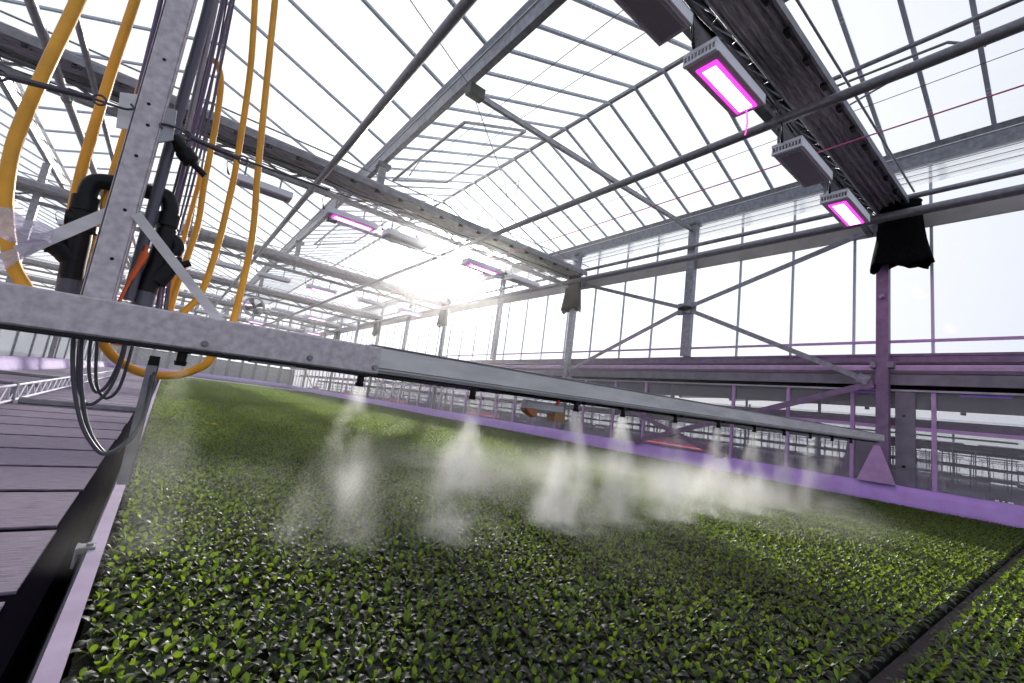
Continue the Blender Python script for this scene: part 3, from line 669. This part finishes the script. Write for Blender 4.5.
# plastic wrap on the left brace
P = []
c0, c1 = at(-14, 222, 2.58), at(52, 236, 2.58)
for i in range(9):
    t = i / 8; r = []
    for k in range(18):
        a = 2 * PI * k / 18; R = (.062 - .035 * t) * (1 + .28 * math.sin(a * 3 + i * 1.3) + .15 * math.sin(a * 7 + i))
        cc = c0.lerp(c1, t); r.append((cc.x, cc.y + .6 * R * math.cos(a), cc.z + R * math.sin(a)))
    P.append(r)
tag(MB().grid(P, closed=True, smooth=False).build('plastic_wrap', BAG), 'crumpled clear plastic bag wrapped on the left flat brace', 'plastic bag')
P = []
c0, c1 = at(-14, 270, 2.585), at(40, 243, 2.585)
for i in range(9):
    t = i / 8; r = []
    for k in range(16):
        a = 2 * PI * k / 16; R = (.045 - .012 * t) * (1 + .2 * math.sin(a * 3 + i * 1.7))
        cc = c0.lerp(c1, t); r.append((cc.x, cc.y + .3 * R * math.cos(a), cc.z + R * math.sin(a)))
    P.append(r)
tag(MB().grid(P, closed=True, smooth=False).build('plastic_wrap', BAG), 'twisted clear plastic tail below the crumpled bag', 'plastic bag')

# ------------------------------------------------------------------ the next house seen through the low glass
tag(MB().box(12.9, 24.4, YB, 70, 2.17, 2.2).build('ceiling_screen', DARKC), 'dark closed shade screen over the neighbouring house', 'shade screen', kind='structure')
tag(MB().box(34, 34.2, -20, 90, -1.35, 2.6).build('wall_far', ROLL), 'grey far wall of the neighbouring house', 'wall', kind='structure')
for k in range(22):
    y = -6 + k * 3.; tag(MB().bar((24.4, y, 2.12), (34, y + 2.4, 3.1), .16, .14).build('roof_bar', STEELD), 'slanted roof bar of the neighbouring house in its bright strip', 'roof bar', 'slanted roof bars of the neighbouring house')
tag(MB().bbox(13.7, 13.95, YB, 62, .80, 1.0, .03).build('duct', PURPD), 'mauve duct running behind the low glass', 'duct')
tag(MB().bbox(15.9, 16.2, YB, 62, .42, .62, .03).build('duct', GREYP), 'grey duct running deeper behind the low glass', 'duct')
def bench(x, y, led, n, c):
    root = thing('grow_bench', 'grey grow bench behind the low glass, row %s from the glass, %s from the camera' % (ORD1[c], ORD1[n]), 'bench', (x, y, -1.35))
    L = 5.2
    MB().box(x - .8, x + .8, y - L / 2, y + L / 2, -.62, -.55).box(x - .8, x - .77, y - L / 2, y + L / 2, -.55, -.45).box(x + .77, x + .8, y - L / 2, y + L / 2, -.55, -.45).build('tray', GREYL, root)
    for sx in (-.65, .65):
        for sy in (-L / 2 + .3, L / 2 - .3): MB().box(x + sx - .03, x + sx + .03, y + sy - .03, y + sy + .03, -1.35, -.62).build('leg', STEEL, root)
    for z in (-.2, .1): MB().tube([(x, y - L / 2, z), (x, y + L / 2, z)], .025, 6).build('pipe', GREYL if z < 0 else STEEL, root)
    m = MB()
    for k in range(14):
        yy = y - L / 2 + .2 + k * .36; m.tube([(x + .05 * math.sin(k * 2.), yy, -.5), (x, yy + .04 * math.sin(k * 3.), .5)], .012, 5)
    m.build('hanger_string', GREYP if c % 2 else STEEL, root)
    MB().box(x + .6, x + .66, y - .04, y + .04, -.6, 2.0).build('mast', STEEL, root)
    MB().tube([(x + .63, y - L / 2, 1.0), (x + .63, y + L / 2, 1.0)], .03, 6).tube([(x + .63, y - L / 2, .45), (x + .63, y + L / 2, .45)], .02, 6).build('upper_rail', GREYL, root)
    if led:
        MB().tube([(x - .83, y - L / 2 + .1, -.43), (x - .83, y + .3, -.43)], .02, 8).build('led_tube', LEDR, root)
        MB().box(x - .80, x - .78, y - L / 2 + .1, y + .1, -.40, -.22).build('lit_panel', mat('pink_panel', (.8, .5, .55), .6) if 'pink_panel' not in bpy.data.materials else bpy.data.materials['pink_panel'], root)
for c, x in enumerate((14.4, 17.2, 20.4, 24.5, 29)):
    for n in range(11): bench(x, -1.6 + n * 5.6 + (c % 2) * 1.7, c == 0 and n % 2 == 0, n, c)
for k, (y, s) in enumerate(((3.2, .9), (1.0, .8), (14.5, 1.2))):
    tag(MB().box(14.2, 14.25, y, y + s, 1.62, 1.66).build('violet_lamp', LEDV), 'small violet light strip behind the low glass, %s' % ['left of the nearest post', 'right of the nearest post', 'behind the boom'][k], 'lamp')
# clear film curtains gathered at the posts
for k, y in enumerate((2.05, 12.15)):
    P = []
    for i in range(9):
        t = i / 8; r = []
        for j in range(15):
            u = j / 14 - .5; ww = .26 + .14 * t
            r.append((12.56 + .03 * math.sin(j * 1.9 + t), y + u * ww * 1.2, .28 - .82 * t))
        P.append(r)
    tag(MB().grid(P).build('film_curtain', ROLL), 'gathered clear film hanging behind the low glass beside the %s post' % ('nearest' if k == 0 else 'second truss'), 'film curtain')

# ------------------------------------------------------------------ crop: seedlings
def leaf_mat(name, base, tr, f, rough=.42, sp=.5):
    m, nt, N, L, b = nodes(name)
    oi = N.new('ShaderNodeObjectInfo'); hs = N.new('ShaderNodeHueSaturation'); hs.inputs['Color'].default_value = (*base, 1)
    mr = N.new('ShaderNodeMapRange'); mr.inputs[3].default_value = .65; mr.inputs[4].default_value = 1.35
    L.new(oi.outputs['Random'], mr.inputs[0]); L.new(mr.outputs[0], hs.inputs['Value']); L.new(hs.outputs[0], b.inputs['Base Color'])
    b.inputs['Roughness'].default_value = rough; b.inputs['Specular IOR Level'].default_value = sp
    t = N.new('ShaderNodeBsdfTranslucent'); t.inputs[0].default_value = (*tr, 1)
    mx = N.new('ShaderNodeMixShader'); mx.inputs[0].default_value = f
    L.new(b.outputs[0], mx.inputs[1]); L.new(t.outputs[0], mx.inputs[2]); L.new(mx.outputs[0], N['Material Output'].inputs[0]); return m
LEAF = leaf_mat('outer_leaf', (.030, .042, .021), (.085, .13, .012), .32, .52, .33)
HEART = leaf_mat('young_leaf', (.055, .10, .024), (.24, .36, .022), .48)
def leaf(m, az, el, L, w, arch, z0=.0):
    ca, sa = math.cos(az), math.sin(az); P = []
    prof = [(0, .10), (.25, .22), (.45, .62), (.65, 1.), (.85, .82), (1., .12)]
    r = 0; z = z0; e = el; last = 0
    for t, ww in prof:
        ds = (t - last) * L; last = t; r += ds * math.cos(e); z += ds * math.sin(e); e -= arch * ds / L
        row = []
        for u in (-1, 0, 1):
            h = w * ww * u; cup = abs(u) * w * ww * .35
            rr = r - cup * math.sin(e); row.append((rr * ca - h * sa, rr * sa + h * ca, z + cup * math.cos(e)))
        P.append(row)
    m.grid(P)
variants = []
for v in range(7):
    a, b = MB(), MB(); n = random.choice((5, 6, 6, 7))
    for k in range(n):
        leaf(a, 2.4 * k + random.uniform(-.3, .3), random.uniform(.65, 1.3), random.uniform(.050, .072), random.uniform(.0115, .0165), random.uniform(1.2, 2.7), -.012)
    for k in range(random.choice((1, 2, 3))):
        leaf(b, 2.1 * k + random.uniform(0, 6), random.uniform(1.1, 1.45), random.uniform(.034, .050), random.uniform(.008, .0115), random.uniform(.2, .8), -.006)
    variants.append((a.mesh('seedling', LEAF), b.mesh('heart_leaves', HEART)))
# planting grid
pts = []
def plant_rows(x0, x1, y0, y1, p):
    nx, ny = int((x1 - x0) / p), int((y1 - y0) / p)
    gx, gy = np.meshgrid(np.arange(nx) * p + x0, np.arange(ny) * p + y0); gx = gx + (np.arange(ny)[:, None] % 2) * p / 2
    q = np.stack([gx.ravel(), gy.ravel()], 1) + rng.normal(0, p * .13, (nx * ny, 2)); return q
def inview(q, mg=40):
    d = np.concatenate([q, np.full((len(q), 1), BED + .02)], 1) @ RM
    z = -d[:, 2]; px = PP[0] + F * d[:, 0] / np.maximum(z, 1e-3); py = PP[1] - F * d[:, 1] / np.maximum(z, 1e-3)
    return (z > .1) & (px > -mg) & (px < W + mg) & (py > -mg) & (py < H + mg)
near = np.concatenate([plant_rows(-.015, 12.06, .655, 9., .054), plant_rows(.04, 12.06, -1.6, .585, .054)])
near = near[inview(near, 120)]
mid = plant_rows(-.01, 12.06, 9.0, 24., .066); mid = mid[inview(mid)]
far = plant_rows(.0, 12.06, 24., 48.2, .095); far = far[inview(far)]
fb = plant_rows(.04, 12.06, 49.4, 60.0, .13); fb = fb[inview(fb)]
vis = inview(near, -4); dist = np.hypot(np.hypot(near[:, 0], near[:, 1]), BED); order = np.argsort(np.where(vis, dist, 1e9))
sel = order[:300]; rest = np.delete(near, sel, 0)
lab = 'young green seedling with lime heart leaves in the closest rows of the crop bed'
protos = []
for k, i in enumerate(sel):
    me, he = variants[k % 7]
    o = bpy.data.objects.new('seedling', me); h = bpy.data.objects.new('heart_leaves', he)
    COL.objects.link(o); COL.objects.link(h); h.parent = o
    s = random.uniform(.8, 1.2)
    o.location = (near[i, 0], near[i, 1], BED - .012); o.rotation_euler = (random.uniform(-.15, .15), random.uniform(-.15, .15), random.uniform(0, 6.28)); o.scale = (s, s, s)
    tag(o, lab, 'seedling', 'nearest seedlings in the crop bed'); h['label'] = 'bright lime upright heart leaves'
    if k < 7: protos.append((o, h))
WILT = leaf_mat('wilted_leaf', (.45, .38, .03), (.5, .45, .03), .4)
for k, (x, y) in enumerate(((.69, 9.0), (.80, 8.95))):
    me = variants[k][0].copy(); me.materials.clear(); me.materials.append(WILT)
    o = bpy.data.objects.new('wilted_seedling', me); COL.objects.link(o); o.location = (x, y, BED + .01); o.scale = (1.7, 1.7, 1.5)
    tag(o, ['left', 'right'][k] + ' one of two yellow wilted seedlings standing out far in the green bed', 'seedling')
allp = [(rest, 1.), (mid, 1.2), (far, 1.75), (fb, 2.2)]
co = np.concatenate([np.concatenate([q, np.full((len(q), 1), BED - .012)], 1) for q, s in allp]); sc = np.concatenate([np.full(len(q), s) for q, s in allp])
print('seedling instances', len(co))
me = bpy.data.meshes.new('seedling_carpet'); me.vertices.add(len(co)); me.vertices.foreach_set('co', co.astype(np.float32).ravel())
at_ = me.attributes.new('size', 'FLOAT', 'POINT'); at_.data.foreach_set('value', sc.astype(np.float32)); me.update()
carpet = bpy.data.objects.new('seedling_carpet', me); COL.objects.link(carpet)
tag(carpet, 'dense carpet of green seedlings filling the rest of the crop bed', 'seedlings', kind='stuff')
ng = bpy.data.node_groups.new('scatter', 'GeometryNodeTree'); ng.interface.new_socket('Geometry', in_out='INPUT', socket_type='NodeSocketGeometry'); ng.interface.new_socket('Geometry', in_out='OUTPUT', socket_type='NodeSocketGeometry')
gi = ng.nodes.new('NodeGroupInput'); go = ng.nodes.new('NodeGroupOutput'); GL = ng.links; GN = ng.nodes
coll = GN.new('GeometryNodeJoinGeometry')
for o, h in protos:
    j = GN.new('GeometryNodeJoinGeometry')
    for q in (o, h):
        oi = GN.new('GeometryNodeObjectInfo'); oi.inputs[0].default_value = q; oi.transform_space = 'ORIGINAL'; GL.new(oi.outputs['Geometry'], j.inputs[0])
    gt = GN.new('GeometryNodeGeometryToInstance'); GL.new(j.outputs[0], gt.inputs[0]); GL.new(gt.outputs[0], coll.inputs[0])
ip = GN.new('GeometryNodeInstanceOnPoints'); GL.new(gi.outputs[0], ip.inputs['Points']); GL.new(coll.outputs[0], ip.inputs['Instance']); ip.inputs['Pick Instance'].default_value = True
ri = GN.new('FunctionNodeRandomValue'); ri.data_type = 'INT'; ri.inputs[4].default_value = 0; ri.inputs[5].default_value = 6; GL.new(ri.outputs[2], ip.inputs['Instance Index'])
rv = GN.new('FunctionNodeRandomValue'); rv.data_type = 'FLOAT_VECTOR'; rv.inputs[0].default_value = (-.16, -.16, 0); rv.inputs[1].default_value = (.16, .16, 6.28); GL.new(rv.outputs[0], ip.inputs['Rotation'])
rs = GN.new('FunctionNodeRandomValue'); rs.data_type = 'FLOAT'; rs.inputs[2].default_value = .8; rs.inputs[3].default_value = 1.25; rs.inputs['Seed'].default_value = 3
na = GN.new('GeometryNodeInputNamedAttribute'); na.data_type = 'FLOAT'; na.inputs[0].default_value = 'size'
mu = GN.new('ShaderNodeMath'); mu.operation = 'MULTIPLY'; GL.new(rs.outputs[1], mu.inputs[0]); GL.new(na.outputs[0], mu.inputs[1]); GL.new(mu.outputs[0], ip.inputs['Scale'])
GL.new(ip.outputs[0], go.inputs[0])
md = carpet.modifiers.new('scatter', 'NODES'); md.node_group = ng

# ------------------------------------------------------------------ water mist
SUNDIR = Vector((.486, .874, .332)).normalized()
def mist_mat(name, dens, h):
    m = bpy.data.materials.new(name); m.use_nodes = True; nt = m.node_tree; N = nt.nodes; L = nt.links; N.remove(N['Principled BSDF'])
    vs = N.new('ShaderNodeVolumeScatter'); vs.inputs['Color'].default_value = (1, .985, .93, 1); vs.inputs['Anisotropy'].default_value = .55
    tc = N.new('ShaderNodeTexCoord'); sp = N.new('ShaderNodeSeparateXYZ'); L.new(tc.outputs['Object'], sp.inputs[0])
    # radius grows from the nozzle (z = h) down to the leaves (z = 0)
    def M(op, a, b=None):
        n = N.new('ShaderNodeMath'); n.operation = op
        for i, v in enumerate((a, b)):
            if v is None: continue
            if isinstance(v, (int, float)): n.inputs[i].default_value = v
            else: L.new(v, n.inputs[i])
        return n.outputs[0]
    t = M('SUBTRACT', 1., M('DIVIDE', sp.outputs[2], h))                # 0 at nozzle .. 1 at bed
    rad = M('ADD', .05, M('MULTIPLY', M('POWER', M('MAXIMUM', t, 0.001), 1.05), .36))
    r2 = M('ADD', M('POWER', sp.outputs[0], 2.), M('POWER', sp.outputs[1], 2.))
    rn = M('DIVIDE', M('SQRT', r2), rad)
    fall = M('POWER', M('MAXIMUM', M('SUBTRACT', 1., M('POWER', rn, 2.)), 0.), 2.2)
    nz = N.new('ShaderNodeTexNoise'); nz.inputs['Scale'].default_value = 4.2; nz.inputs['Detail'].default_value = 5
    mp = N.new('ShaderNodeMapping'); mp.inputs['Scale'].default_value = (1, 1, .55); gm = N.new('ShaderNodeNewGeometry')
    L.new(gm.outputs['Position'], mp.inputs[0]); L.new(mp.outputs[0], nz.inputs[0])
    mr = N.new('ShaderNodeMapRange'); mr.inputs[1].default_value = .40; mr.inputs[2].default_value = .70; L.new(nz.outputs[0], mr.inputs[0])
    thick = M('DIVIDE', .22, M('ADD', rad, .06))
    L.new(M('MULTIPLY', M('MULTIPLY', M('MULTIPLY', fall, mr.outputs[0]), thick), dens), vs.inputs['Density'])
    L.new(vs.outputs[0], N['Material Output'].inputs['Volume']); return m
zb = BED + .03
side = ['under the left end of the wide boom sleeve', 'under the joint of the boom sleeve', 'just right of the boom sleeve', 'beside the orange ended sensor box', 'fifth from the left along the boom', 'sixth from the left along the boom', 'seventh from the left along the boom', 'eighth from the left along the boom', 'ninth from the left along the boom', 'tenth from the left along the boom', 'eleventh from the left along the boom', 'last at the right end of the boom']
DENS = [2., 6., 11., 16., 11., 8.5, 7.5, 6.5, 5.5, 4., 3., 2.]
for i, x in enumerate(NOZ):
    h = bz(x) - .09 - zb; P = []
    for t in np.linspace(0, 1, 12):
        rad = .05 + .36 * max(t, .001) ** 1.05
        P.append([(x + rad * math.cos(a), 2.555 + rad * math.sin(a), zb + h * (1 - t)) for a in np.linspace(0, 2 * PI, 20, endpoint=False)])
    m = MB(); m.grid(P, closed=True); m.add(P[0], [tuple(range(19, -1, -1))]); m.add(P[-1], [tuple(range(20))])
    o = m.outward().build('water_mist', mist_mat('mist', DENS[i], h)); tag(o, 'spray of white water mist ' + side[i], 'mist', 'spray plumes under the boom', 'stuff')

# drifting mist bank over the leaves
def bank_mat(dens, sx, sy, sz):
    m = bpy.data.materials.new('mist_bank'); m.use_nodes = True; nt = m.node_tree; N = nt.nodes; L = nt.links; N.remove(N['Principled BSDF'])
    vs = N.new('ShaderNodeVolumeScatter'); vs.inputs['Color'].default_value = (1, .985, .93, 1); vs.inputs['Anisotropy'].default_value = .55
    tc = N.new('ShaderNodeTexCoord'); mp = N.new('ShaderNodeMapping'); mp.inputs['Scale'].default_value = (1 / sx, 1 / sy, 1 / sz); L.new(tc.outputs['Object'], mp.inputs[0])
    ln = N.new('ShaderNodeVectorMath'); ln.operation = 'LENGTH'; L.new(mp.outputs[0], ln.inputs[0])
    fa = N.new('ShaderNodeMapRange'); fa.inputs[1].default_value = 1.; fa.inputs[2].default_value = .35; fa.interpolation_type = 'SMOOTHSTEP'; L.new(ln.outputs[1], fa.inputs[0])
    nz = N.new('ShaderNodeTexNoise'); nz.inputs['Scale'].default_value = 1.15; nz.inputs['Detail'].default_value = 6; L.new(tc.outputs['Object'], nz.inputs[0])
    mr = N.new('ShaderNodeMapRange'); mr.inputs[1].default_value = .44; mr.inputs[2].default_value = .68; L.new(nz.outputs[0], mr.inputs[0])
    a = N.new('ShaderNodeMath'); a.operation = 'MULTIPLY'; L.new(fa.outputs[0], a.inputs[0]); L.new(mr.outputs[0], a.inputs[1])
    b = N.new('ShaderNodeMath'); b.operation = 'MULTIPLY'; b.inputs[1].default_value = dens; L.new(a.outputs[0], b.inputs[0]); L.new(b.outputs[0], vs.inputs['Density'])
    L.new(vs.outputs[0], N['Material Output'].inputs['Volume']); return m
def bank(c, sx, sy, sz, dens, lab):
    P = [[(c[0] + sx * math.cos(a) * math.cos(e), c[1] + sy * math.sin(a) * math.cos(e), c[2] + sz * math.sin(e)) for a in np.linspace(0, 2 * PI, 24, endpoint=False)] for e in np.linspace(0, PI / 2 - .02, 8)]
    m = MB(); m.grid(P, closed=True); m.add(P[0], [tuple(range(23, -1, -1))]); m.add(P[-1], [tuple(range(24))])
    tag(m.outward().build('mist_bank', bank_mat(dens, sx, sy, sz)), lab, 'mist', None, 'stuff')
bank((4.6, 3.6, BED + .05), 5.0, 3.0, .55, .5, 'thin bank of drifting mist over the leaves under the boom')

# humid haze in the house air, also standing in for lens flare
hm = bpy.data.materials.new('humid_haze'); hm.use_nodes = True; hn = hm.node_tree; hn.nodes.remove(hn.nodes['Principled BSDF'])
hv = hn.nodes.new('ShaderNodeVolumeScatter'); hv.inputs['Color'].default_value = (1, .98, .97, 1); hv.inputs['Density'].default_value = .0036; hv.inputs['Anisotropy'].default_value = .89
hn.links.new(hv.outputs[0], hn.nodes['Material Output'].inputs['Volume'])
tag(MB().box(-13., 12.1, 3.2, 60., BED - .02, 6.6).build('humid_haze', hm), 'thin humid haze filling the air of the house towards the sun', 'haze', kind='stuff')

# ------------------------------------------------------------------ light: hazy sky and low sun
w = bpy.data.worlds.new('sky'); scene.world = w; w.use_nodes = True; N = w.node_tree.nodes; L = w.node_tree.links
bg = N['Background']; tc = N.new('ShaderNodeTexCoord')
dp = N.new('ShaderNodeVectorMath'); dp.operation = 'DOT_PRODUCT'; dp.inputs[1].default_value = SUNDIR; nm = N.new('ShaderNodeVectorMath'); nm.operation = 'NORMALIZE'
L.new(tc.outputs['Generated'], nm.inputs[0]); L.new(nm.outputs[0], dp.inputs[0])
cr = N.new('ShaderNodeValToRGB'); e = cr.color_ramp.elements
e[0].position = 0.; e[0].color = (.66, .70, .78, 1); e[1].position = 1.; e[1].color = (1.5, 1.5, 1.5, 1)
for p, c in ((.36, (.64, .69, .78, 1)), (.55, (.52, .60, .75, 1)), (.68, (.66, .73, .86, 1)), (.80, (.95, .97, 1.02, 1)), (.93, (1.22, 1.22, 1.2, 1))): q = e.new(p); q.color = c
mr = N.new('ShaderNodeMapRange'); mr.inputs[1].default_value = -1; mr.inputs[2].default_value = 1; L.new(dp.outputs['Value'], mr.inputs[0]); L.new(mr.outputs[0], cr.inputs[0])
# glow around the sun
pw = N.new('ShaderNodeMath'); pw.operation = 'POWER'; pw.inputs[1].default_value = 300; mxm = N.new('ShaderNodeMath'); mxm.operation = 'MAXIMUM'; mxm.inputs[1].default_value = 0
L.new(dp.outputs['Value'], mxm.inputs[0]); L.new(mxm.outputs[0], pw.inputs[0])
ml = N.new('ShaderNodeMath'); ml.operation = 'MULTIPLY'; ml.inputs[1].default_value = 25; L.new(pw.outputs[0], ml.inputs[0])
ad = N.new('ShaderNodeMix'); ad.data_type = 'RGBA'; ad.blend_type = 'ADD'; ad.inputs[0].default_value = 1; L.new(cr.outputs[0], ad.inputs[6]); L.new(ml.outputs[0], ad.inputs[7])
L.new(ad.outputs[2], bg.inputs[0]); bg.inputs[1].default_value = 1.0
sl = bpy.data.lights.new('sun', 'SUN'); sl.energy = 6.3; sl.angle = .03; sl.color = (1, .95, .85); so = bpy.data.objects.new('sun', sl); COL.objects.link(so)
so.rotation_euler = SUNDIR.to_track_quat('Z', 'Y').to_euler()
for x, y, p in ((5.0, 2.7, 20), (9.55, 2.7, 20), (3.2, 12.3, 20), (7.6, 12.3, 20), (5.2, 22.7, 20), (-1.2, 33, 20)):
    al = bpy.data.lights.new('lamp_light', 'AREA'); al.shape = 'RECTANGLE'; al.size = .95; al.size_y = .2; al.energy = p; al.color = (1, .12, .75)
    ao = bpy.data.objects.new('lamp_light', al); COL.objects.link(ao); ao.location = (x + .05, y, 4.47)

# ------------------------------------------------------------------ view
vs = scene.view_settings; vs.view_transform = 'Standard'; vs.look = 'None'; vs.gamma = 1; vs.use_curve_mapping = False; vs.exposure = 0.
cy = scene.cycles; cy.transparent_max_bounces = 32; cy.max_bounces = 6; cy.diffuse_bounces = 3; cy.glossy_bounces = 2; cy.transmission_bounces = 3; cy.volume_bounces = 1
cy.volume_step_rate = 1.5; cy.sample_clamp_indirect = 4.; cy.use_denoising = True
bpy.context.view_layer.update()
